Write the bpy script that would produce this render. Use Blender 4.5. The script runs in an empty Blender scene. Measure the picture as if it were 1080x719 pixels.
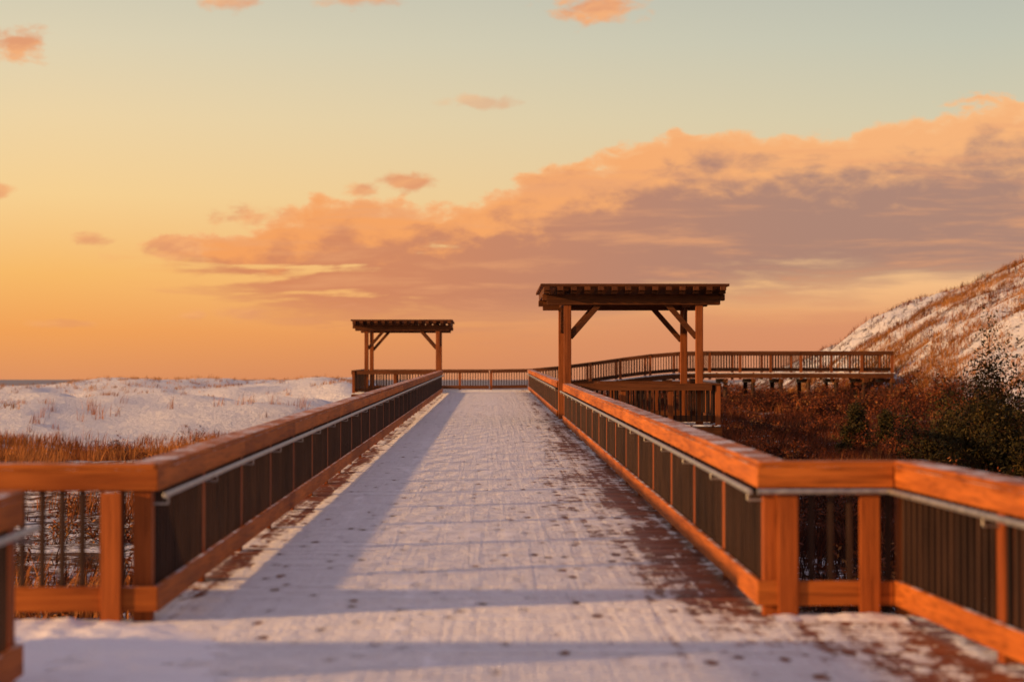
import bpy, math, random
import numpy as np
from mathutils import Vector
random.seed(3); RNG=np.random.default_rng(7)
scene=bpy.context.scene
F=2100.0
SL=0.0124
EYE=1.82
def lin(c):
    r=[]
    for v in c:
        v=v/255.0
        r.append(v/12.92 if v<=0.04045 else ((v+0.055)/1.055)**2.4)
    return (r[0],r[1],r[2],1.0)
# ---------------------------------------------------------------- noise
TAB=RNG.random((256,256))
def vn(x,y):
    xi=np.floor(x).astype(int); yi=np.floor(y).astype(int)
    fx=x-xi; fy=y-yi
    fx=fx*fx*(3-2*fx); fy=fy*fy*(3-2*fy)
    a=TAB[xi%256,yi%256]; b=TAB[(xi+1)%256,yi%256]; c=TAB[xi%256,(yi+1)%256]; d=TAB[(xi+1)%256,(yi+1)%256]
    return (a*(1-fx)+b*fx)*(1-fy)+(c*(1-fx)+d*fx)*fy
def fbm(x,y,s,o=4):
    r=0;amp=1;t=0
    x=x/s;y=y/s
    for i in range(o):
        r=r+amp*(vn(x+17.3*i,y-9.1*i)-0.5);t+=amp;amp*=0.5;x=x*2.03;y=y*2.03
    return r/t*2
def ss(a,b,v):
    t=np.clip((v-a)/(b-a),0,1); return t*t*(3-2*t)
# ---------------------------------------------------------------- node helpers
class NT:
    def __init__(s,tree): s.t=tree; s.n=tree.nodes; s.l=tree.links
    def link(s,a,b): s.l.new(a,b)
    def new(s,typ,**k):
        n=s.n.new(typ)
        for a,b in k.items(): setattr(n,a,b)
        return n
    def put(s,sock,v):
        if hasattr(v,'node'): s.l.new(v,sock)
        else: sock.default_value=v
    def m(s,op,a,b=None,c=None,clamp=False):
        n=s.n.new('ShaderNodeMath'); n.operation=op; n.use_clamp=clamp
        s.put(n.inputs[0],a)
        if b is not None: s.put(n.inputs[1],b)
        if c is not None: s.put(n.inputs[2],c)
        return n.outputs[0]
    def mr(s,v,a,b,c=0.0,d=1.0,typ='SMOOTHSTEP'):
        n=s.n.new('ShaderNodeMapRange'); n.interpolation_type=typ
        s.put(n.inputs[0],v)
        for i,q in enumerate((a,b,c,d)): s.put(n.inputs[1+i],q)
        return n.outputs[0]
    def mix(s,f,a,b,bt='MIX'):
        n=s.n.new('ShaderNodeMix'); n.data_type='RGBA'; n.blend_type=bt
        s.put(n.inputs[0],f); s.put(n.inputs[6],a); s.put(n.inputs[7],b)
        return n.outputs[2]
    def noise(s,vec,scale,detail=4,rough=0.5,dist=0.0):
        n=s.n.new('ShaderNodeTexNoise')
        if vec is not None: s.l.new(vec,n.inputs['Vector'])
        n.inputs['Scale'].default_value=scale; n.inputs['Detail'].default_value=detail
        n.inputs['Roughness'].default_value=rough; n.inputs['Distortion'].default_value=dist
        return n.outputs['Fac']
    def comb(s,x,y,z):
        n=s.n.new('ShaderNodeCombineXYZ')
        for i,v in enumerate((x,y,z)): s.put(n.inputs[i],v)
        return n.outputs[0]
    def sep(s,v):
        n=s.n.new('ShaderNodeSeparateXYZ'); s.l.new(v,n.inputs[0]); return n.outputs
    def ramp(s,f,stops):
        n=s.n.new('ShaderNodeValToRGB'); s.put(n.inputs[0],f)
        cr=n.color_ramp
        while len(cr.elements)<len(stops): cr.elements.new(0.5)
        for i,(p,c) in enumerate(stops):
            cr.elements[i].position=p; cr.elements[i].color=c
        return n.outputs[0]
    def vscale(s,v,sc):
        n=s.n.new('ShaderNodeMapping'); s.l.new(v,n.inputs[0]); n.inputs['Scale'].default_value=sc
        return n.outputs[0]
    def curve(s,f,pts):
        n=s.n.new('ShaderNodeFloatCurve'); s.put(n.inputs['Value'],f)
        c=n.mapping.curves[0]
        while len(c.points)<len(pts): c.points.new(0.5,0.5)
        for i,(x,y) in enumerate(pts): c.points[i].location=(x,y)
        n.mapping.update()
        return n.outputs[0]
def material(name):
    m=bpy.data.materials.new(name); m.use_nodes=True
    t=NT(m.node_tree)
    b=m.node_tree.nodes['Principled BSDF']
    return m,t,b
def bump(t,b,h,strength=0.3,dist=0.01):
    n=t.new('ShaderNodeBump'); n.inputs['Strength'].default_value=strength; n.inputs['Distance'].default_value=dist
    t.link(h,n.inputs['Height']); t.link(n.outputs[0],b.inputs['Normal'])
def geo(t):
    return t.new('ShaderNodeNewGeometry').outputs
# ---------------------------------------------------------------- materials
SNOW=(0.80,0.80,0.82,1)
def wood(name,axis,dark,light,frost=0.0,rough=0.6):
    m,t,b=material(name)
    g=geo(t); pos=g['Position']
    rr=t.m('MULTIPLY',g['Random Per Island'],37.0)
    add=t.new('ShaderNodeVectorMath',operation='ADD'); t.link(pos,add.inputs[0]); t.link(t.comb(rr,rr,rr),add.inputs[1])
    pp=add.outputs[0]
    sc=[14,14,14]; sc[axis]=0.7
    n1=t.noise(t.vscale(pp,sc),1.0,6,0.6,0.4)
    sc2=[60,60,60]; sc2[axis]=2.0
    n2=t.noise(t.vscale(pp,sc2),1.0,3,0.6)
    big=t.noise(pos,0.9,3,0.5)
    f=t.m('ADD',t.m('MULTIPLY',n1,0.6),t.m('MULTIPLY',big,0.35))
    f=t.m('ADD',f,t.m('MULTIPLY',g['Random Per Island'],0.18))
    col=t.ramp(f,[(0.35,dark),(0.72,light)])
    col=t.mix(t.mr(n2,0.50,0.7,0,0.65),col,(dark[0]*0.5,dark[1]*0.5,dark[2]*0.5,1))
    r=t.m('ADD',rough-0.1,t.m('MULTIPLY',n1,0.25))
    if frost>0:
        nz=t.sep(g['Normal'])[2]
        fn=t.noise(pos,3.5,5,0.65)
        fn2=t.noise(pos,60.0,3,0.7)
        ff=t.m('MULTIPLY',t.mr(nz,0.7,0.95),t.mr(t.m('ADD',fn,t.m('MULTIPLY',t.m('SUBTRACT',fn2,0.5),0.5)),0.62-frost*0.3,0.78-frost*0.3,0,0.8))
        col=t.mix(ff,col,SNOW)
    t.put(b.inputs['Base Color'],col); t.put(b.inputs['Roughness'],r)
    b.inputs['Specular IOR Level'].default_value=0.12
    bump(t,b,t.m('ADD',n2,n1),0.5,0.008)
    return m
W_D=(0.18,0.040,0.008,1); W_L=(0.56,0.165,0.030,1)
M_WY=wood('stained_wood_y',1,W_D,W_L,0.5)
M_WX=wood('stained_wood_x',0,W_D,W_L,0.28)
M_WZ=wood('stained_wood_z',2,(0.15,0.033,0.008,1),(0.42,0.112,0.024,1),0.3)
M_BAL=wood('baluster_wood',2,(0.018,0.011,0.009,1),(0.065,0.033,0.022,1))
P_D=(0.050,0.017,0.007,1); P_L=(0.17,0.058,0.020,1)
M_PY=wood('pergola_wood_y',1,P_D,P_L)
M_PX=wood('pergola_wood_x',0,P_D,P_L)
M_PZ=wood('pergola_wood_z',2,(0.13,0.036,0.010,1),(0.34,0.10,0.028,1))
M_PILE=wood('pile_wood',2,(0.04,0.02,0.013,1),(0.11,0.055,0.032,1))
m,t,b=material('galvanised_steel'); M_MET=m
b.inputs['Metallic'].default_value=0.85
g=geo(t); n=t.noise(g['Position'],18,4)
t.put(b.inputs['Base Color'],t.ramp(n,[(0.3,(0.30,0.29,0.28,1)),(0.7,(0.52,0.49,0.45,1))])); t.put(b.inputs['Roughness'],t.m('ADD',0.38,t.m('MULTIPLY',n,0.25)))
# deck with snow
m,t,b=material('snowy_deck_boards'); M_DECK=m
g=geo(t); pos=g['Position']; xyz=t.sep(pos); X,Y=xyz[0],xyz[1]
row=t.m('FLOOR',t.m('DIVIDE',Y,0.145))
wn=t.new('ShaderNodeTexWhiteNoise',noise_dimensions='1D'); t.link(row,wn.inputs['W']); rnd=wn.outputs['Value']
gr=t.noise(t.vscale(t.comb(X,Y,rnd),(1.2,40,9)),1.0,5,0.6,0.3)
wcol=t.ramp(t.m('ADD',t.m('MULTIPLY',gr,0.6),t.m('MULTIPLY',rnd,0.4)),[(0.2,(0.09,0.024,0.009,1)),(0.8,(0.28,0.078,0.024,1))])
cov=t.curve(t.mr(X,-3.5,3.5,0,1,'LINEAR'),[(0,0.6),(0.13,0.6),(0.155,0.4),(0.180,0.24),(0.205,0.5),(0.25,0.84),(0.45,0.90),(0.54,0.82),(0.60,0.64),(0.67,0.45),(0.74,0.26),(0.9,0.3),(1.0,0.35)])
near=t.mr(Y,16.5,11.0); 
covn=t.curve(t.mr(X,-3.5,3.5,0,1,'LINEAR'),[(0,0.95),(0.3,0.95),(0.5,0.90),(0.62,0.74),(0.78,0.49),(1.0,0.28)])
cov=t.m('ADD',t.m('MULTIPLY',cov,t.m('SUBTRACT',1.0,near)),t.m('MULTIPLY',covn,near))
cov=t.m('MULTIPLY',cov,1.45)
far=t.mr(Y,28,75,0,0.26); cov=t.m('ADD',cov,far)
n_big=t.noise(t.vscale(pos,(1,0.35,1)),0.9,3,0.5,0.3)
n_mid=t.noise(t.vscale(pos,(1,0.6,1)),5.5,4,0.65,0.4)
n_fin=t.noise(t.vscale(pos,(1,1.0,1)),26,4,0.7)
strk=t.noise(t.vscale(pos,(6.5,0.16,1)),1.0,3,0.55,0.5)
strk2=t.noise(t.vscale(pos,(11,0.09,1)),1.0,2,0.5,0.8)
vo=t.new('ShaderNodeTexVoronoi'); t.link(t.vscale(pos,(1.9,0.75,1)),vo.inputs['Vector']); vo.inputs['Scale'].default_value=2.3
foot=t.mr(t.m('ADD',vo.outputs['Distance'],t.m('MULTIPLY',t.m('SUBTRACT',n_fin,0.5),0.22)),0.08,0.26,-0.72,0.04)
acc=t.m('ADD',t.m('ADD',t.m('MULTIPLY',t.m('SUBTRACT',n_big,0.5),1.1),t.m('MULTIPLY',t.m('SUBTRACT',n_mid,0.5),1.75)),t.m('MULTIPLY',t.m('SUBTRACT',n_fin,0.5),0.85))
acc=t.m('ADD',acc,t.m('MULTIPLY',t.m('SUBTRACT',strk,0.5),1.3))
acc=t.m('ADD',acc,t.m('MULTIPLY',t.m('SUBTRACT',strk2,0.5),0.35))
acc=t.m('ADD',acc,foot)
fr=t.m('ABSOLUTE',t.m('SUBTRACT',t.m('FRACT',t.m('DIVIDE',Y,0.145)),0.5))
edge=t.mr(fr,0.36,0.48,0,0.14)
lvl=t.m('ADD',t.m('ADD',acc,cov),edge)
mask=t.mr(lvl,0.46,0.62)
snowc=t.mix(t.mr(n_mid,0.3,0.7),(0.85,0.82,0.83,1),(0.93,0.91,0.92,1))
thin=t.mr(lvl,0.5,0.9,0.80,1.0)
t.put(b.inputs['Base Color'],t.mix(t.m('MULTIPLY',mask,thin),wcol,snowc))
t.put(b.inputs['Roughness'],t.mr(mask,0,1,0.45,0.75))
b.inputs['Specular IOR Level'].default_value=0.3
bump(t,b,t.m('ADD',t.m('MULTIPLY',t.mr(lvl,0.4,1.7,0,1,'LINEAR'),2.2),t.m('ADD',t.m('MULTIPLY',gr,0.08),t.m('MULTIPLY',n_fin,0.25))),0.8,0.026)
# loose snow
m,t,b=material('drifted_snow'); M_SNOW=m
g=geo(t); pos=g['Position']
s1=t.noise(pos,7,4,0.6); s2=t.noise(pos,45,3,0.6)
t.put(b.inputs['Base Color'],t.mix(s1,(0.84,0.81,0.82,1),(0.92,0.90,0.91,1))); b.inputs['Roughness'].default_value=0.8
bump(t,b,t.m('ADD',s1,t.m('MULTIPLY',s2,0.3)),0.7,0.03)
# terrain
m,t,b=material('snowy_dune_ground'); M_GROUND=m
g=geo(t); pos=g['Position']
at=t.new('ShaderNodeAttribute',attribute_name='snow').outputs['Fac']
a1=t.noise(pos,0.6,5,0.6,0.5); a2=t.noise(pos,2.2,5,0.65); a3=t.noise(pos,14,3,0.6)
lv=t.m('ADD',t.m('ADD',at,t.m('MULTIPLY',t.m('SUBTRACT',a1,0.5),1.0)),t.m('ADD',t.m('MULTIPLY',t.m('SUBTRACT',a2,0.5),1.6),t.m('MULTIPLY',t.m('SUBTRACT',a3,0.5),0.7)))
ms=t.mr(lv,0.44,0.62)
soil=t.ramp(a2,[(0.3,(0.06,0.024,0.011,1)),(0.55,(0.17,0.068,0.024,1)),(0.75,(0.28,0.13,0.05,1))])
t.put(b.inputs['Base Color'],t.mix(ms,soil,(0.85,0.83,0.84,1))); b.inputs['Roughness'].default_value=0.85
b.inputs['Specular IOR Level'].default_value=0.2
bump(t,b,t.m('ADD',t.m('ADD',a2,t.m('MULTIPLY',a3,0.35)),t.m('MULTIPLY',ms,0.3)),1.0,0.40)
# sea
m,t,b=material('sea_water'); M_SEA=m
g=geo(t); b.inputs['Base Color'].default_value=(0.20,0.17,0.17,1); b.inputs['Roughness'].default_value=0.6
bump(t,b,t.noise(t.vscale(g['Position'],(0.05,0.2,1)),1.0,5,0.6),0.6,0.6)
def vegmat(name,stops,rough=0.7):
    m,t,b=material(name)
    at=t.new('ShaderNodeAttribute',attribute_name='tint').outputs['Fac']
    t.put(b.inputs['Base Color'],t.ramp(at,stops)); b.inputs['Roughness'].default_value=rough
    b.inputs['Specular IOR Level'].default_value=0.12
    return m
M_REED=vegmat('dry_marsh_grass',[(0,(0.06,0.018,0.008,1)),(0.5,(0.25,0.072,0.019,1)),(1,(0.42,0.17,0.05,1))])
M_RED=vegmat('winter_scrub',[(0,(0.025,0.009,0.006,1)),(0.5,(0.105,0.025,0.010,1)),(0.85,(0.22,0.056,0.016,1)),(1,(0.32,0.14,0.045,1))])
M_DGR=vegmat('beach_grass',[(0,(0.11,0.040,0.012,1)),(0.5,(0.34,0.135,0.034,1)),(1,(0.54,0.28,0.09,1))])
M_LEAF=vegmat('evergreen_foliage',[(0,(0.010,0.011,0.004,1)),(0.5,(0.038,0.031,0.010,1)),(1,(0.12,0.074,0.018,1))])
M_TWIG=vegmat('twigs',[(0,(0.04,0.022,0.015,1)),(1,(0.13,0.06,0.03,1))])
# ---------------------------------------------------------------- mesh builder
class MB:
    def __init__(s): s.v=[];s.f=[];s.m=[];s.mats=[]
    def mi(s,mat):
        if mat not in s.mats: s.mats.append(mat)
        return s.mats.index(mat)
    def beam(s,p0,p1,w,h,mat,up=Vector((0,0,1)),taper=1.0):
        p0=Vector(p0);p1=Vector(p1);d=(p1-p0).normalized()
        up=Vector(up)
        if abs(d.dot(up))>0.98: up=Vector((0,1,0))
        sd=d.cross(up).normalized(); u=sd.cross(d).normalized()
        i=len(s.v)
        for p,k in ((p0,1.0),(p1,taper)):
            for a,c in ((-1,-1),(1,-1),(1,1),(-1,1)):
                s.v.append(p+sd*(a*w*k/2)+u*(c*h*k/2))
        for q in ((3,2,1,0),(4,5,6,7),(0,1,5,4),(1,2,6,5),(2,3,7,6),(3,0,4,7)):
            s.f.append([i+j for j in q]); s.m.append(s.mi(mat))
    def vbeam(s,p,h0,h1,tdir,w,d,mat):
        p=Vector(p);tx=Vector((tdir[0],tdir[1],0)).normalized();n=Vector((-tx.y,tx.x,0))
        i=len(s.v)
        for z in (h0,h1):
            for a,c in ((-1,-1),(1,-1),(1,1),(-1,1)):
                s.v.append(Vector((p.x,p.y,p.z+z))+tx*(a*w/2)+n*(c*d/2))
        for q in ((3,2,1,0),(4,5,6,7),(0,1,5,4),(1,2,6,5),(2,3,7,6),(3,0,4,7)):
            s.f.append([i+j for j in q]); s.m.append(s.mi(mat))
    def tube(s,p0,p1,r,mat,n=8,r1=None):
        p0=Vector(p0);p1=Vector(p1);d=(p1-p0).normalized()
        up=Vector((0,0,1)) if abs(d.z)<0.9 else Vector((0,1,0))
        a=d.cross(up).normalized();c=a.cross(d)
        i=len(s.v); r1=r if r1 is None else r1
        for p,rr in ((p0,r),(p1,r1)):
            for k in range(n):
                q=2*math.pi*k/n; s.v.append(p+a*(rr*math.cos(q))+c*(rr*math.sin(q)))
        for k in range(n):
            s.f.append([i+k,i+n+k,i+n+(k+1)%n,i+(k+1)%n]); s.m.append(s.mi(mat))
        s.f.append([i+k for k in range(n)]); s.m.append(s.mi(mat))
        s.f.append([i+n+k for k in reversed(range(n))]); s.m.append(s.mi(mat))
    def obj(s,name,bev=0.0,parent=None):
        me=bpy.data.meshes.new(name); me.from_pydata([tuple(v) for v in s.v],[],s.f)
        for mt in s.mats: me.materials.append(mt)
        me.polygons.foreach_set('material_index',s.m); me.update()
        o=bpy.data.objects.new(name,me); scene.collection.objects.link(o)
        if bev>0:
            md=o.modifiers.new('bevel','BEVEL'); md.width=bev; md.segments=2; md.limit_method='ANGLE'
        if parent: o.parent=parent
        return o
def dz(y): return SL*y
# ---------------------------------------------------------------- railings
def railing(pts,side,spacing=2.4,start_post=True,end_post=True,handrail=True,bev=0.006,bs=0.128,zo=0.0,es=0.06,ee=0.06,
            wx=None,wy=None,wzm=None):
    """pts deck-level points; side=+1: inner side is left of travel, -1: right"""
    mb=MB(); wx=wx or M_WX; wy=wy or M_WY; wzm=wzm or M_WZ
    for k in range(len(pts)-1):
        A=Vector(pts[k]);B=Vector(pts[k+1]);d=B-A;L=Vector((d.x,d.y,0)).length
        t=Vector((d.x,d.y,0))/L; nrm=Vector((-t.y,t.x,0))*side
        Wm=wy if abs(t.y)>abs(t.x) else wx
        def P(s_,off,z): 
            q=A+d*(s_/L); return Vector((q.x,q.y,q.z+z+zo+(0.003 if k%2 else 0)))+nrm*off
        n=max(1,round(L/spacing))
        nb=max(1,round(L/4.8))
        for i in range(nb):
            a=L*i/nb+(0.002 if i else -0.09 if k==0 else 0.09); c=L*(i+1)/nb-(0.002 if i<nb-1 else -0.09)
            jz=random.uniform(-.003,.003)
            mb.beam(P(a,0,1.055+jz),P(c,0,1.055+jz),0.21,0.038,Wm)
            a=L*i/nb+0.002; c=L*(i+1)/nb-0.002
            if i==0: a=0.062 if k else -es
            if i==nb-1: c=L+(ee if k==len(pts)-2 else -0.11)
            jo=random.uniform(-.002,.002)
            mb.beam(P(a,0.09+jo,0.962),P(c,0.09+jo,0.962),0.038,0.143,Wm)
            mb.beam(P(a+.05,-0.09,0.962),P(c-.05,-0.09,0.962),0.038,0.143,Wm)
            mb.beam(P(a,0.092,0.155),P(c,0.092,0.155),0.038,0.17,Wm)
        for i in range(n+1):
            s_=L*i/n
            if not((i==0 and (k>0 or not start_post)) or (i==n and k==len(pts)-2 and not end_post)):
                mb.vbeam(P(s_,-0.002,0),-0.35,1.033,t,0.128,0.128,wzm)
                if handrail:
                    mb.tube(P(s_,0.05,0.80),P(s_,0.165,0.80),0.009,M_MET,6)
                    mb.tube(P(s_,0.165,0.80),P(s_,0.165,0.85),0.009,M_MET,6)
            if i<n:
                s2=L*(i+1)/n; g=s2-s_; m_=int((g-0.16)/bs)
                for j in range(m_):
                    q=s_+g/2+(j-(m_-1)/2)*((g-0.14)/m_)
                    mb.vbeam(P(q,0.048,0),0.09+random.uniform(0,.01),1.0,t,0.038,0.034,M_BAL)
        if handrail:
            e0=-0.12 if k==0 else 0.16; e1=L+0.12 if k==len(pts)-2 else L-0.16*1
            n2=max(1,round(L/6))
            for i in range(n2):
                mb.tube(P(e0+(e1-e0)*i/n2,0.165,0.865),P(e0+(e1-e0)*(i+1)/n2,0.165,0.865),0.021,M_MET,10)
    return mb.obj('boardwalk_railing',bev)
XL=-2.38; XR=1.97
def DP(x,y): return (x,y,dz(y))
railing([DP(XL,13.7),DP(XL,94.0)],-1)
railing([DP(-14,13.7),DP(XL,13.7)],-1,handrail=False,end_post=False,zo=0.003,ee=0.112)
railing([DP(XR,51.8),DP(XR,14.0)],-1)
railing([DP(XR,100.0),DP(XR,56.6)],-1)
railing([DP(XR,14.0),DP(2.92,14.0),DP(3.72,3.0)],-1,start_post=False,zo=0.003,es=0.112)
railing([DP(-2.67,10.9),DP(-2.67,2.0)],1)
railing([DP(-14,10.9),DP(-2.67,10.9)],1,handrail=False,end_post=False,zo=0.003)
mb=MB()
for x in (2.07,2.64):
    mb.vbeam(DP(x,13.905-0.018),-0.3,0.885,(1,0),0.14,0.05,M_WZ)
mb.vbeam(DP(-2.58,13.6-0.018),-0.3,0.885,(1,0),0.14,0.05,M_WZ)
mb.obj('railing_support_post',0.006)
# ---------------------------------------------------------------- deck
def xr(y): return 3.10+0.073*(14-y)
mb=MB(); y=-4.0; pitch=0.145
y=math.floor(y/pitch)*pitch
def plank(x0,x1,y,z=None,w=0.135,mat=M_DECK):
    zz=dz(y+pitch/2) if z is None else z
    cuts=[x0]
    if x1-x0>3.2: cuts.append(x0+(x1-x0)*random.choice((0.33,0.5,0.67)))
    cuts.append(x1)
    for a,c in zip(cuts[:-1],cuts[1:]):
        j=random.uniform(-0.0025,0.0025)
        mb.beam((a+0.002,y+pitch/2,zz-0.02+j),(c-0.002,y+pitch/2,zz-0.02+j),w,0.04,mat)
while y<103.6:
    yc=y+pitch/2
    if yc<10.8: plank(-2.8,xr(yc),y)
    elif yc<13.83: plank(-8,xr(yc),y); plank(-14,-8.0,y)
    elif yc<14.1: plank(-2.5,xr(14),y)
    elif 51.6<yc<56.8: plank(-2.5,2.09,y); plank(2.09,6.0,y)
    elif 93.9<yc<100.2: plank(-6.6,-2.5,y); plank(-2.5,2.09,y)
    elif yc>=100.2: plank(-6.6,-2.5,y); plank(-2.5,2.0,y)
    else: plank(-2.5,2.09,y)
    y+=pitch
def wz(x):
    t=min(max((x-1.0)/9.5,0),1); t=t*t*(3-2*t); return dz(102)+0.90*t
x=2.0
while x<20.3:
    mb.beam((x+0.07,100.0,wz(x+0.07)-0.02),(x+0.07,103.6,wz(x+0.07)-0.02),0.137,0.04,M_DECK)
    x+=pitch
mb.obj('boardwalk_deck')
# substructure
mb=MB()
for xx in (-2.45,-0.9,0.5,2.04):
    for k in range(26):
        y0=14.0+k*3.45; mb.beam((xx,y0,dz(y0)-0.17),(xx,y0+3.445,dz(y0+3.445)-0.17),0.075,0.24,M_PY)
for xx in (-2.7,0,2.9):
    mb.beam((xx,-4,dz(-4)-0.17),(xx,13.6,dz(13.6)-0.17),0.075,0.24,M_PY)
for yy in (10.95,13.6): mb.beam((-14,yy,dz(yy)-0.17),(-2.75,yy,dz(yy)-0.17),0.075,0.24,M_PX)
for k in range(28):
    y0=0+k*3.7
    for xx in (-2.1,1.7): mb.tube((xx,y0,-3.2),(xx,y0,dz(y0)-0.3),0.13,M_PILE,10)
    mb.beam((-2.6,y0,dz(y0)-0.41),(2.2,y0,dz(y0)-0.41),0.14,0.24,M_PX)
for (x0,x1,y0,y1) in ((2.1,6.0,51.7,56.7),(-6.6,-2.5,94.0,103.5)):
    for yy in (y0,y1): mb.beam((x0,yy,dz(yy)-0.17),(x1,yy,dz(yy)-0.17),0.075,0.24,M_PX)
    for xx in (x0+0.04,x1-0.04): mb.beam((xx,y0+.05,dz(y0)-0.17),(xx,y1-.05,dz(y1)-0.17),0.075,0.236,M_PY)
    for yy in (y0+.4,y1-.4):
        for xx in (x0+.3,x1-.3): mb.tube((xx,yy,-3.2),(xx,yy,dz(yy)-0.29),0.13,M_PILE,10)
xs=[2.0+1.4*i for i in range(14)]
for a,c in zip(xs[:-1],xs[1:]):
    for yy in (100.05,103.55): mb.beam((a,yy,wz(a)-0.16),(c-0.003,yy,wz(c)-0.16),0.08,0.23,M_PX)
for i,a in enumerate(xs[1:]):
    for yy in (100.3,103.3): mb.tube((a,yy,-3),(a,yy,wz(a)-0.30),0.11,M_PILE,10)
    mb.beam((a,99.8,wz(a)-0.40),(a,103.8,wz(a)-0.40),0.18,0.2,M_PY)
mb.obj('boardwalk_substructure')
DK=dict(wx=M_PX,wy=M_PY,wzm=M_PZ)
ptsb=[(-6.5,103.4,dz(102)),(0,103.4,wz(0))]+[(x_,103.4,wz(x_)) for x_ in (2,3.5,5,6.5,8,9.5,11)]+[(20.2,103.4,wz(21))]
railing(ptsb,-1,spacing=1.5,handrail=False,bev=0,**DK)
ptsf=[(x_,100.1,wz(x_)) for x_ in (2.2,3.5,5,6.5,8,9.5,11)]+[(20.2,100.1,wz(21))]
railing(ptsf,1,spacing=1.5,handrail=False,bev=0,**DK)
railing([DP(-2.6,94.1),DP(-6.5,94.1),DP(-6.5,103.2)],-1,spacing=1.7,handrail=False,bev=0,**DK)
railing([(2.2,51.8,dz(51.8)),(5.9,51.8,dz(51.8)),(5.9,56.6,dz(56.6)),(2.2,56.6,dz(56.6))],1,spacing=1.3,handrail=False,bev=0,**DK)
# ---------------------------------------------------------------- drifted snow on the deck
def drift(x0,x1,y0,y1,st,hfun):
    gx_=np.arange(x0,x1+1e-6,st); gy_=np.arange(y0,y1+1e-6,st)
    A,B=np.meshgrid(gx_,gy_); H=hfun(A,B)
    co=np.stack([A,B,SL*B+H],-1).reshape(-1,3); nx_,ny_=len(gx_),len(gy_)
    ix=np.arange(nx_*ny_).reshape(ny_,nx_)
    q=np.stack([ix[:-1,:-1],ix[:-1,1:],ix[1:,1:],ix[1:,:-1]],-1).reshape(-1,4)
    keep=(H.reshape(-1)[q].max(1)>-0.012)
    return co,q[keep]
# ---------------------------------------------------------------- pergolas
def pergola(x0,y0,span,dep,zb,H=3.68,over=0.66):
    e=bpy.data.objects.new('pergola',None); scene.collection.objects.link(e)
    x1=x0+span;y1=y0+dep
    mp=MB()
    for x in (x0,x1):
        for y in (y0,y1): mp.vbeam((x,y,zb),-0.02,H-0.33,(1,0),0.19,0.19,M_PZ)
    mp.obj('posts',0.01,e)
    mg=MB(); zt=zb+H
    for y in (y0,y1):
        for o in (-0.123,0.123):
            a=x0-over;c=x1+over
            mg.beam((a+0.12,y+o,zt-0.42),(c-0.12,y+o,zt-0.42),0.05,0.27,M_PX)
            for (p,q) in ((a,a+0.12),(c,c-0.12)):
                mg.beam((p,y+o,zt-0.365),(q,y+o,zt-0.365),0.0498,0.16,M_PX)
    mg.obj('girders',0.006,e)
    mj=MB(); n=14
    for i in range(n):
        x=x0-over+0.10+(span+2*over-0.2)*i/(n-1)
        mj.beam((x,y0-0.55,zt-0.19),(x,y1+0.55,zt-0.19),0.15,0.185,M_PY)
        mj.beam((x,y0-0.68,zt-0.15),(x,y0-0.552,zt-0.15),0.1495,0.10,M_PY)
        mj.beam((x,y1+0.552,zt-0.15),(x,y1+0.68,zt-0.15),0.1495,0.10,M_PY)
    mj.obj('joists',0.005,e)
    ms=MB(); n=int((dep+1.3)/0.2)
    for i in range(n):
        y=y0-0.6+(dep+1.2)*i/(n-1)
        ms.beam((x0-over-0.06,y,zt-0.062),(x1+over+0.06,y,zt-0.062),0.10,0.065,M_PX)
    ms.obj('top_slats',0.004,e)
    mr_=MB(); L=0.85; zg=zt-0.56
    for y in (y0,y1):
        for x,s in ((x0,1),(x1,-1)):
            mr_.beam((x+s*0.07,y,zg-L),(x+s*(0.07+L),y,zg+0.12),0.09,0.14,M_PX)
    for x in (x0,x1):
        for y,s in ((y0,1),(y1,-1)):
            mr_.beam((x,y+s*0.07,zg-L+0.25),(x,y+s*(0.07+L),zg+0.36),0.088,0.14,M_PY)
    mr_.obj('knee_braces',0.006,e)
    mbm=MB()
    for x in (x0,x1):
        mbm.beam((x,y0+0.17,zt-0.39),(x,y1-0.17,zt-0.39),0.15,0.2,M_PY)
    mbm.obj('side_beams',0.006,e)
    return e
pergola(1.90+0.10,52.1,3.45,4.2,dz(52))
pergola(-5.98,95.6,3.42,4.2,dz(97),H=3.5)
# ---------------------------------------------------------------- terrain
def height(x,y):
    z=-1.35+0.28*fbm(x,y,7)+0.12*fbm(x,y,1.7,3)
    left=1-ss(-12,-4,x); right=ss(3,10,x)
    dune=2.20+1.9*fbm(x,y,21,3)+0.9*fbm(x+50,y,8,3)
    z=z+left*ss(74,132,y)*dune+left*ss(140,165,y)*0.42
    z=z+left*ss(55,68,y)*(1-ss(80,92,y))*(0.45+0.6*fbm(x,y,8,3))
    z=z+right*ss(45,100,y)*(2.0+0.35*fbm(x,y,12,3))
    z=z+(1-left-right).clip(0,1)*ss(60,105,y)*1.0
    z=z+(1-left)*ss(108,135,y)*0.4
    hx=x-18.9
    hill=0.71*np.where(hx>0,hx,0)
    hill=np.sqrt((hill)**2+0.25)-0.5
    hill=15*(1-np.exp(-hill/15*1.17))
    s=ss(58,106,y)*(1-0.85*ss(125,190,y))
    z=z+hill*s*(1+0.12*fbm(x,y,9,4))+ss(1,4,hill*s)*0.7*fbm(x,y,3.0,4)
    fall=ss(185,270,y)
    z=z*(1-fall)+(-7.0)*fall
    return z
def grow(a,b,st,lim,k=1.12):
    r=list(np.arange(a,b+1e-6,st)); s=st
    while r[-1]<lim: s*=k; r.append(r[-1]+s)
    s=st; l=[]
    v=a
    while v>-lim: s*=k; v-=s; l.append(v)
    return np.array(l[::-1]+r)
gx=grow(-50,48,0.45,6000); gy=grow(10,160,0.5,6000)
Xg,Yg=np.meshgrid(gx,gy); Zg=height(Xg,Yg)
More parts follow.
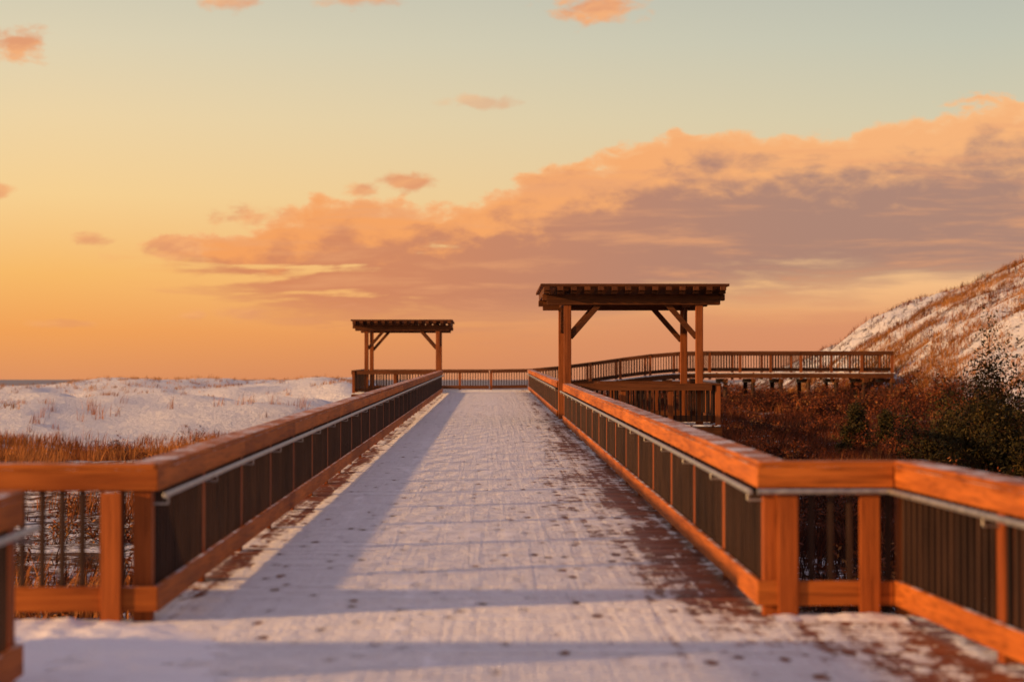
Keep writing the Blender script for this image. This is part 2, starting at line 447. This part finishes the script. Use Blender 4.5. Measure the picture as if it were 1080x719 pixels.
nx,ny=len(gx),len(gy)
def snowmap(x,y):
    s=np.full(np.shape(x),0.52)
    left=1-ss(-10,-4,x); right=ss(2,8,x)
    s=s+left*ss(76,92,y)*0.85
    s=s-right*0.18
    hh=ss(19,22,x)*ss(66,84,y)
    s=s+hh*0.40
    return s
co=np.stack([Xg,Yg,Zg],-1).reshape(-1,3)
idx=np.arange(nx*ny).reshape(ny,nx)
q=np.stack([idx[:-1,:-1],idx[:-1,1:],idx[1:,1:],idx[1:,:-1]],-1).reshape(-1,4)
def npmesh(name,co,faces,mats,tint=None,smooth=False,fm=None,attr='tint'):
    me=bpy.data.meshes.new(name); k=faces.shape[1]
    me.vertices.add(len(co)); me.vertices.foreach_set('co',co.astype(np.float32).ravel())
    me.loops.add(faces.size); me.loops.foreach_set('vertex_index',faces.astype(np.int32).ravel())
    me.polygons.add(len(faces)); me.polygons.foreach_set('loop_start',np.arange(0,faces.size,k,dtype=np.int32))
    me.polygons.foreach_set('loop_total',np.full(len(faces),k,dtype=np.int32))
    for mt in mats: me.materials.append(mt)
    if fm is not None: me.polygons.foreach_set('material_index',fm.astype(np.int32))
    if smooth: me.polygons.foreach_set('use_smooth',np.ones(len(faces),dtype=bool))
    if tint is not None:
        a=me.attributes.new(attr,'FLOAT','POINT'); a.data.foreach_set('value',tint.astype(np.float32))
    me.update(calc_edges=True); me.validate()
    o=bpy.data.objects.new(name,me); scene.collection.objects.link(o); return o
npmesh('dune_ground',co,q,[M_GROUND],snowmap(Xg,Yg).ravel(),True,attr='snow')
S=30000
npmesh('sea',np.array([[-S,-S,-3.2],[S,-S,-3.2],[S,S,-3.2],[-S,S,-3.2]],float),np.array([[0,1,2,3]]),[M_SEA])
# snow drifts
def h1(A,B):
    m_=ss(-1.0,-2.4,A+0.9*fbm(A,B,1.1,3))*ss(7.5,9.5,B)
    return m_*(0.035+0.045*fbm(A,B,0.5,4)+0.03*fbm(A,B,0.15,3))-0.012*(1-m_)-0.006
c1,q1=drift(-12,-0.8,7.5,13.56,0.035,h1)
npmesh('snow_drift',c1,q1,[M_SNOW],smooth=True)
def h2(A,B):
    m_=ss(13.35,13.8,B+0.45*fbm(A,B,0.5,3))
    return m_*(0.018+0.045*fbm(A,B,0.25,4))-0.012*(1-m_)-0.004
c1,q1=drift(1.95,2.86,12.9,13.86,0.025,h2)
npmesh('snow_drift',c1,q1,[M_SNOW],smooth=True)
# ---------------------------------------------------------------- grass
def grass(name,x,y,h,blades,spread,width,mat,lean=0.35,tb=None):
    n=len(x)
    X=np.repeat(x,blades);Y=np.repeat(y,blades)
    H=np.repeat(h,blades)*RNG.uniform(0.45,1.1,n*blades)
    N=n*blades
    X=X+RNG.normal(0,spread,N);Y=Y+RNG.normal(0,spread,N);Z=height(X,Y)-0.03
    az=RNG.uniform(0,2*np.pi,N); le=np.abs(RNG.normal(0,lean,N))+0.05
    dx=np.cos(az)*le+0.12; dy=np.sin(az)*le
    wa=RNG.uniform(0,np.pi,N); w=width*RNG.uniform(0.5,1.2,N)
    W=np.stack([np.cos(wa)*w/2,np.sin(wa)*w*0.3,np.zeros(N)],-1)
    base=np.stack([X,Y,Z],-1)
    mid=base+np.stack([dx*H*0.35,dy*H*0.35,H*0.55],-1)
    tip=base+np.stack([dx*H,dy*H,H*(1-0.25*le)],-1)
    co=np.stack([base-W,base+W,mid+W*0.7,mid-W*0.7,tip],1).reshape(-1,3)
    i=np.arange(N)[:,None]*5
    fa=np.concatenate([i+np.array([[0,1,2]]),i+np.array([[0,2,3]]),i+np.array([[3,2,4]])])
    if tb is None: tb=RNG.uniform(0.2,0.8,n)
    T=np.clip(np.repeat(tb,blades)+RNG.normal(0,0.15,N),0,1)
    return npmesh(name,co,fa,[mat],np.repeat(T,5))
def scatter(n,x0,x1,y0,y1,fn):
    x=RNG.uniform(x0,x1,n);y=RNG.uniform(y0,y1,n); k=RNG.random(n)<fn(x,y); return x[k],y[k]
def fl(x,y):
    fr=(x>-0.32*y-6)&(x<-3.0)
    d=ss(-0.05,0.35,fbm(x,y,6,3)+0.22*ss(40,60,y)+0.02)
    d=d*np.where(y<35,0.6,1.0)
    d=np.where((y>10.5)&(y<14.2),0,d)
    return fr*d*(1-0.985*ss(74,84,y+6*fbm(x,y,5,3)))
x,y=scatter(32000,-38,-3,6,108,fl)
hh=0.6+0.55*fbm(x,y,5,3); hh=np.clip(hh,0.2,1.2)
tb=np.clip(0.5+0.8*fbm(x,y,5,3),0.03,0.95)
grass('marsh_grass',x,y,hh,11,0.16,0.028,M_REED,tb=tb)
def frt(x,y):
    fr=(x<0.33*y+6)&(x>3.0+ss(0,14,14-y)*2)
    d=ss(-0.5,0.1,fbm(x+31,y,6,3)+0.15)
    d=np.where((y<57.2)&(y>51.2)&(x<6.5),0,d)
    d=np.where((y<104)&(y>99.5)&(x<22),0,d)
    return fr*d*(1-ss(20,22,x)*ss(66,80,y))
x,y=scatter(32000,3,36,6,118,frt)
hh=np.clip(0.55+0.45*fbm(x,y,7,3),0.2,1.1)
tb=np.clip(0.45+0.85*fbm(x,y,4,3),0.02,0.98)
grass('scrub_grass',x,y,hh,11,0.2,0.03,M_RED,lean=0.5,tb=tb)
def fh(x,y): return (0.15+0.85*ss(-0.22,0.28,fbm(x,y,2.4,4)+0.02))*ss(17.5,20,x)
x,y=scatter(20000,17.5,47,62,128,fh)
grass('hill_grass',x,y,np.clip(0.36+0.3*fbm(x,y,3,3)+RNG.uniform(-.1,.15,len(x)),0.12,0.8),10,0.15,0.032,M_DGR,lean=0.6,tb=np.clip(0.5+0.6*fbm(x,y,5,3),0,1))
def fd(x,y): return ss(0.28,0.6,fbm(x,y,8,4)+0.60*ss(128,160,y)-0.14)
x,y=scatter(6000,-70,-4,92,182,fd)
grass('dune_grass',x,y,RNG.uniform(0.2,0.5,len(x)),9,0.15,0.035,M_DGR,lean=0.35)
x,y=scatter(2600,-4,40,108,170,lambda x,y:np.full(len(x),0.8))
grass('dune_grass',x,y,RNG.uniform(0.3,0.6,len(x)),9,0.2,0.04,M_RED,lean=0.35)
# ---------------------------------------------------------------- shrubs
def shrub_arrays(cx,cy,R,H,nbr,nleaf,leaf,twr=0.02,zb=None,cone=False,t0=0.0):
    zb=float(height(np.array([cx]),np.array([cy]))[0])-0.1 if zb is None else zb
    V=[];Fc=[];M=[];T=[]
    def tw(p0,p1,r0,r1):
        d=p1-p0; a=np.cross(d,[0.3,0.2,1.0]); a/=np.linalg.norm(a)+1e-9; b_=np.cross(d,a); b_/=np.linalg.norm(b_)+1e-9
        i=len(V)
        for p,r in ((p0,r0),(p1,r1)):
            for k in range(3):
                q=2*math.pi*k/3; V.append(p+a*r*math.cos(q)+b_*r*math.sin(q)); T.append(RNG.random()*.6)
        for k in range(3):
            Fc.append((i+k,i+3+k,i+3+(k+1)%3)); M.append(1); Fc.append((i+k,i+3+(k+1)%3,i+(k+1)%3)); M.append(1)
    base=np.array([cx,cy,zb]); tips=[]
    for i in range(nbr):
        a=RNG.uniform(0,2*np.pi)
        if cone:
            hz=RNG.uniform(0.08,1.0); rr=(1-hz)*R*RNG.uniform(0.7,1.1)+0.05
            tip=base+np.array([math.cos(a)*rr,math.sin(a)*rr,hz*H]); st=base+np.array([0,0,hz*H*0.85])
        else:
            el=RNG.uniform(0.12,1.0)**0.8*np.pi/2; rr=RNG.uniform(0.65,1.1)*(1+0.22*math.sin(3*a+cx)+0.15*math.sin(5*a+cy))
            tip=base+np.array([math.cos(a)*math.cos(el)*R*rr,math.sin(a)*math.cos(el)*R*rr,math.sin(el)*H*rr*RNG.uniform(.8,1.05)]); st=base+RNG.normal(0,0.12*R,3)*np.array([1,1,0])
        mid=st*0.5+tip*0.5+RNG.normal(0,0.08*R,3)
        tw(st,mid,twr,twr*.6); tw(mid,tip,twr*.6,twr*.2)
        tips.append((mid,tip))
        for j in range(3):
            s=mid+(tip-mid)*RNG.uniform(0,0.9); e=s+RNG.normal(0,0.16*R,3)+np.array([0,0,0.08*H]); tw(s,e,twr*.35,twr*.12); tips.append((s,e))
    V=np.array(V);n0=len(V)
    Fc=np.array(Fc);M=np.array(M);T=np.array(T)
    if nleaf:
        k=RNG.integers(0,len(tips),nleaf); s=np.array([tips[i][0] for i in k]); e=np.array([tips[i][1] for i in k])
        u=RNG.uniform(0.3,1.1,(nleaf,1)); c=s+(e-s)*u+RNG.normal(0,0.055*R,(nleaf,3))
        c[:,2]=np.maximum(c[:,2],zb+0.1)
        d1=RNG.normal(0,1,(nleaf,3)); d1/=np.linalg.norm(d1,axis=1,keepdims=True)
        d2=np.cross(d1,RNG.normal(0,1,(nleaf,3))); d2/=np.linalg.norm(d2,axis=1,keepdims=True)
        sz=leaf*RNG.uniform(0.5,1.3,(nleaf,1))
        lv=np.stack([c-d1*sz,c+d2*sz*0.45,c+d1*sz,c-d2*sz*0.45],1).reshape(-1,3)
        i=np.arange(nleaf)[:,None]*4+n0
        lf=np.concatenate([i+np.array([[0,1,2]]),i+np.array([[0,2,3]])])
        tt=np.clip(t0+RNG.random(len(tips))[k]*0.7+RNG.random(nleaf)*0.3,0,1)
        V=np.concatenate([V,lv]);Fc=np.concatenate([Fc,lf]);M=np.concatenate([M,np.zeros(len(lf),int)]);T=np.concatenate([T,np.repeat(tt,4)])
    return V,Fc,M,T
def join(name,parts,mats):
    off=0;Vs=[];Fs=[];Ms=[];Ts=[]
    for V,Fc,M,T in parts:
        Vs.append(V);Fs.append(Fc+off);Ms.append(M);Ts.append(T);off+=len(V)
    return npmesh(name,np.concatenate(Vs),np.concatenate(Fs),mats,np.concatenate(Ts),fm=np.concatenate(Ms))
def px(pxx,D): return (pxx-518)/F*D
join('bayberry_bush',[shrub_arrays(px(1050,56),56,2.5,3.1,140,19000,0.055),shrub_arrays(px(1000,58),58,1.5,2.3,80,9000,0.05)],[M_LEAF,M_TWIG])
join('bayberry_bush',[shrub_arrays(px(1110,54),54,1.6,2.7,70,9000,0.055)],[M_LEAF,M_TWIG])
join('young_spruce_tree',[shrub_arrays(px(903,66),66,0.8,1.8,90,5000,0.05,cone=True)],[M_LEAF,M_TWIG])
join('young_spruce_tree',[shrub_arrays(px(935,70),70,0.7,1.4,70,3500,0.05,cone=True)],[M_LEAF,M_TWIG])
parts=[]
for i in range(200):
    D=RNG.uniform(24,98); xx=RNG.uniform(4.0 if D<50 or D>58 else 7.5,0.3*D+5)
    if xx>20.5 and D>70: continue
    parts.append(shrub_arrays(xx,D,RNG.uniform(0.5,1.6),RNG.uniform(0.5,1.3),24,520,0.05,0.012,t0=RNG.uniform(-0.25,0.25)))
for i in range(36):
    D=RNG.uniform(84,99); xx=RNG.uniform(11,21)
    parts.append(shrub_arrays(xx,D,RNG.uniform(0.8,1.6),RNG.uniform(0.7,1.2),26,700,0.06,0.014,t0=RNG.uniform(-0.1,0.3)))
join('scrub_thicket',parts,[M_RED,M_TWIG])
parts=[]
for i in range(80):
    D=RNG.uniform(18,78); xx=-RNG.uniform(4.2,0.3*D+5)
    parts.append(shrub_arrays(xx,D,RNG.uniform(0.4,1.2),RNG.uniform(0.4,1.0),26,400,0.045,0.011,t0=RNG.uniform(0.1,0.45)))
join('scrub_thicket',parts,[M_RED,M_TWIG])
# ---------------------------------------------------------------- world
SUN_EL=math.radians(11.5); SUN_AZ=math.radians(-109)   # azimuth from +Y toward +X
w=bpy.data.worlds.new('World'); scene.world=w; w.use_nodes=True
t=NT(w.node_tree); bg=w.node_tree.nodes['Background']
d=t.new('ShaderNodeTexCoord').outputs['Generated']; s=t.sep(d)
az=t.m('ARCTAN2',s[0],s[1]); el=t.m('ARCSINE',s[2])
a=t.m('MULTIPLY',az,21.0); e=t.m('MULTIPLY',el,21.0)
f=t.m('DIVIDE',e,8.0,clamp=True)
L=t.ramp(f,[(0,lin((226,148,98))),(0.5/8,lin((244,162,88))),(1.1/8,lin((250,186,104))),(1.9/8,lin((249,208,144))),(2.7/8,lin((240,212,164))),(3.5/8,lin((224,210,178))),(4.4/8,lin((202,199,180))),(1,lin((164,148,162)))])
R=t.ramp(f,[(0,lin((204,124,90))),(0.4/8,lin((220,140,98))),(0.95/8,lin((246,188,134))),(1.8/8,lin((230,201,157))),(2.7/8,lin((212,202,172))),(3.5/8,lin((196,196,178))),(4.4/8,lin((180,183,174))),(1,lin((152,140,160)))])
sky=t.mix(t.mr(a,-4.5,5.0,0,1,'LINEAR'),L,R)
st=t.new('ShaderNodeTexSky',sky_type='NISHITA'); st.sun_disc=False; st.sun_elevation=SUN_EL; st.sun_rotation=SUN_AZ
st.air_density=1.2; st.dust_density=2.0
P=t.comb(a,e,0.0)
n1=t.noise(t.vscale(P,(0.7,1.35,1)),1.0,6,0.5,0.2)
n2=t.noise(t.vscale(P,(0.35,3.0,1)),1.3,6,0.6,0.3)
n3=t.noise(t.vscale(P,(2.2,4.2,1)),1.3,6,0.6,0.2)
n4=t.noise(t.vscale(P,(1.1,2.6,1)),1.0,6,0.55,0.6)
fa=t.mr(a,-5.0,7.0,0,1,'LINEAR')
def cu(pts): return t.m('MULTIPLY',t.curve(fa,[((p+5)/12,v/4) for p,v in pts]),4.0)
U=cu([(-5,0.9),(-3.9,1.25),(-3.3,1.50),(-2.4,1.70),(-1.7,1.84),(-0.9,1.88),(-0.4,1.86),(0.2,2.04),(0.9,2.34),(1.9,2.50),(3.3,2.70),(4.3,2.76),(5.6,2.84),(7,3.0)])
Lo=cu([(-5,1.2),(-3.9,1.32),(-3.3,1.15),(-2.7,0.9),(-1.9,0.65),(-0.5,0.58),(1.0,0.65),(2.5,0.9),(4.0,1.0),(5.6,0.98),(7,1.0)])
nn=t.m('ADD',t.m('MULTIPLY',t.m('SUBTRACT',n1,0.5),0.9),t.m('MULTIPLY',t.m('SUBTRACT',n3,0.5),0.50))
up=t.m('ADD',t.m('SUBTRACT',U,e),nn)
lo=t.m('ADD',t.m('SUBTRACT',e,Lo),t.m('MULTIPLY',t.m('SUBTRACT',n2,0.5),1.5))
mk=t.m('MULTIPLY',t.mr(up,-0.02,0.09),t.mr(lo,-0.2,0.3))
holes=t.mr(t.m('ADD',t.m('SUBTRACT',n2,0.5),t.m('ADD',t.mr(a,-2.5,2.0,0.03,0.32),t.mr(up,0.15,0.8,0.18,-0.01))),-0.05,0.06)
mk=t.m('MULTIPLY',mk,holes)
lit=t.mix(t.mr(a,-3,5),lin((247,158,90)),lin((249,178,118)))
shd=t.mix(t.mr(a,-2.5,3.8),lin((214,132,92)),lin((172,128,114)))
thick=t.mr(a,-1.0,5.0,0.34,0.54)
dp=t.m('DIVIDE',t.m('ADD',up,t.m('ADD',t.m('MULTIPLY',t.m('SUBTRACT',n4,0.5),1.1),t.m('MULTIPLY',t.m('SUBTRACT',n3,0.5),0.35))),thick)
ccol=t.mix(t.mr(dp,0.55,1.7),lit,shd)
ccol=t.mix(t.mr(n2,0.48,0.68,0,0.65),ccol,lin((236,162,112)))
edge=t.mr(up,0.0,0.18,0.45,0.0)
ccol=t.mix(edge,ccol,lin((254,204,148)))
op=t.mr(a,-3.5,1.5,0.94,0.99)
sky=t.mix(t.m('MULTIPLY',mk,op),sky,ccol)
hz=t.m('MULTIPLY',t.mr(t.m('ADD',e,t.m('MULTIPLY',t.m('SUBTRACT',n2,0.5),0.7)),0.85,0.55),t.mr(a,-2.5,3.0,0.0,0.75))
sky=t.mix(hz,sky,lin((218,144,106)))
def small(pxx,pyy,wx,wy,st_=0.9):
    a0=(pxx-518)/100;e0=(400-pyy)/100
    dx=t.m('DIVIDE',t.m('SUBTRACT',a,a0),wx/100); dy=t.m('DIVIDE',t.m('SUBTRACT',e,e0),wy/100)
    r=t.m('SQRT',t.m('ADD',t.m('MULTIPLY',dx,dx),t.m('MULTIPLY',dy,dy)))
    v=t.m('ADD',t.m('SUBTRACT',1.0,r),t.m('ADD',t.m('MULTIPLY',t.m('SUBTRACT',n3,0.5),2.4),t.m('MULTIPLY',t.m('SUBTRACT',n1,0.5),0.8)))
    return t.mr(v,0.0,0.8,0,st_)
acc=None
for q_ in ((30,63,36,25,.95),(628,10,62,24,.95),(245,8,40,15,.75),(378,4,52,11,.75),(432,193,34,14,.95),(378,202,26,10,.9),(262,230,50,14,.95),(5,207,20,10,.85),(97,256,26,8,.8),(505,108,48,9,.45),(256,331,32,10,.65),(203,334,24,7,.55),(80,343,55,6,.45),(190,262,42,15,.95)):
    v=small(*q_); acc=v if acc is None else t.m('MAXIMUM',acc,v)
sky=t.mix(acc,sky,t.mix(t.mr(n4,0.4,0.6),lin((248,174,114)),lin((228,152,106))))
nis=t.mix(1.0,st.outputs[0],(0.010,0.010,0.010,1),'MULTIPLY')
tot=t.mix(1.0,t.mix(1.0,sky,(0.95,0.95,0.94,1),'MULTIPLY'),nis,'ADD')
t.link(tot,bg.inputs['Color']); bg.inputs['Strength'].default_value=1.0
# ---------------------------------------------------------------- sun
ld=bpy.data.lights.new('sun','SUN'); ld.energy=5.0; ld.angle=math.radians(1.4); ld.color=(1.0,0.53,0.19)
so=bpy.data.objects.new('sun',ld); scene.collection.objects.link(so)
sd=Vector((math.sin(SUN_AZ)*math.cos(SUN_EL),math.cos(SUN_AZ)*math.cos(SUN_EL),math.sin(SUN_EL)))
so.rotation_euler=sd.to_track_quat('Z','Y').to_euler()
# ---------------------------------------------------------------- camera
cd=bpy.data.cameras.new('camera'); cam=bpy.data.objects.new('camera',cd); scene.collection.objects.link(cam)
cd.lens=70; cd.sensor_width=36; cd.clip_end=60000; cd.clip_start=0.1
cam.location=(0,0,EYE)
cam.rotation_euler=(math.radians(90)+math.atan(40.5/F),0,-math.atan(22/F))
cd.dof.use_dof=True; cd.dof.focus_distance=42; cd.dof.aperture_fstop=1.5
scene.camera=cam
scene.view_settings.view_transform='Standard'; scene.view_settings.look='None'; scene.view_settings.exposure=0
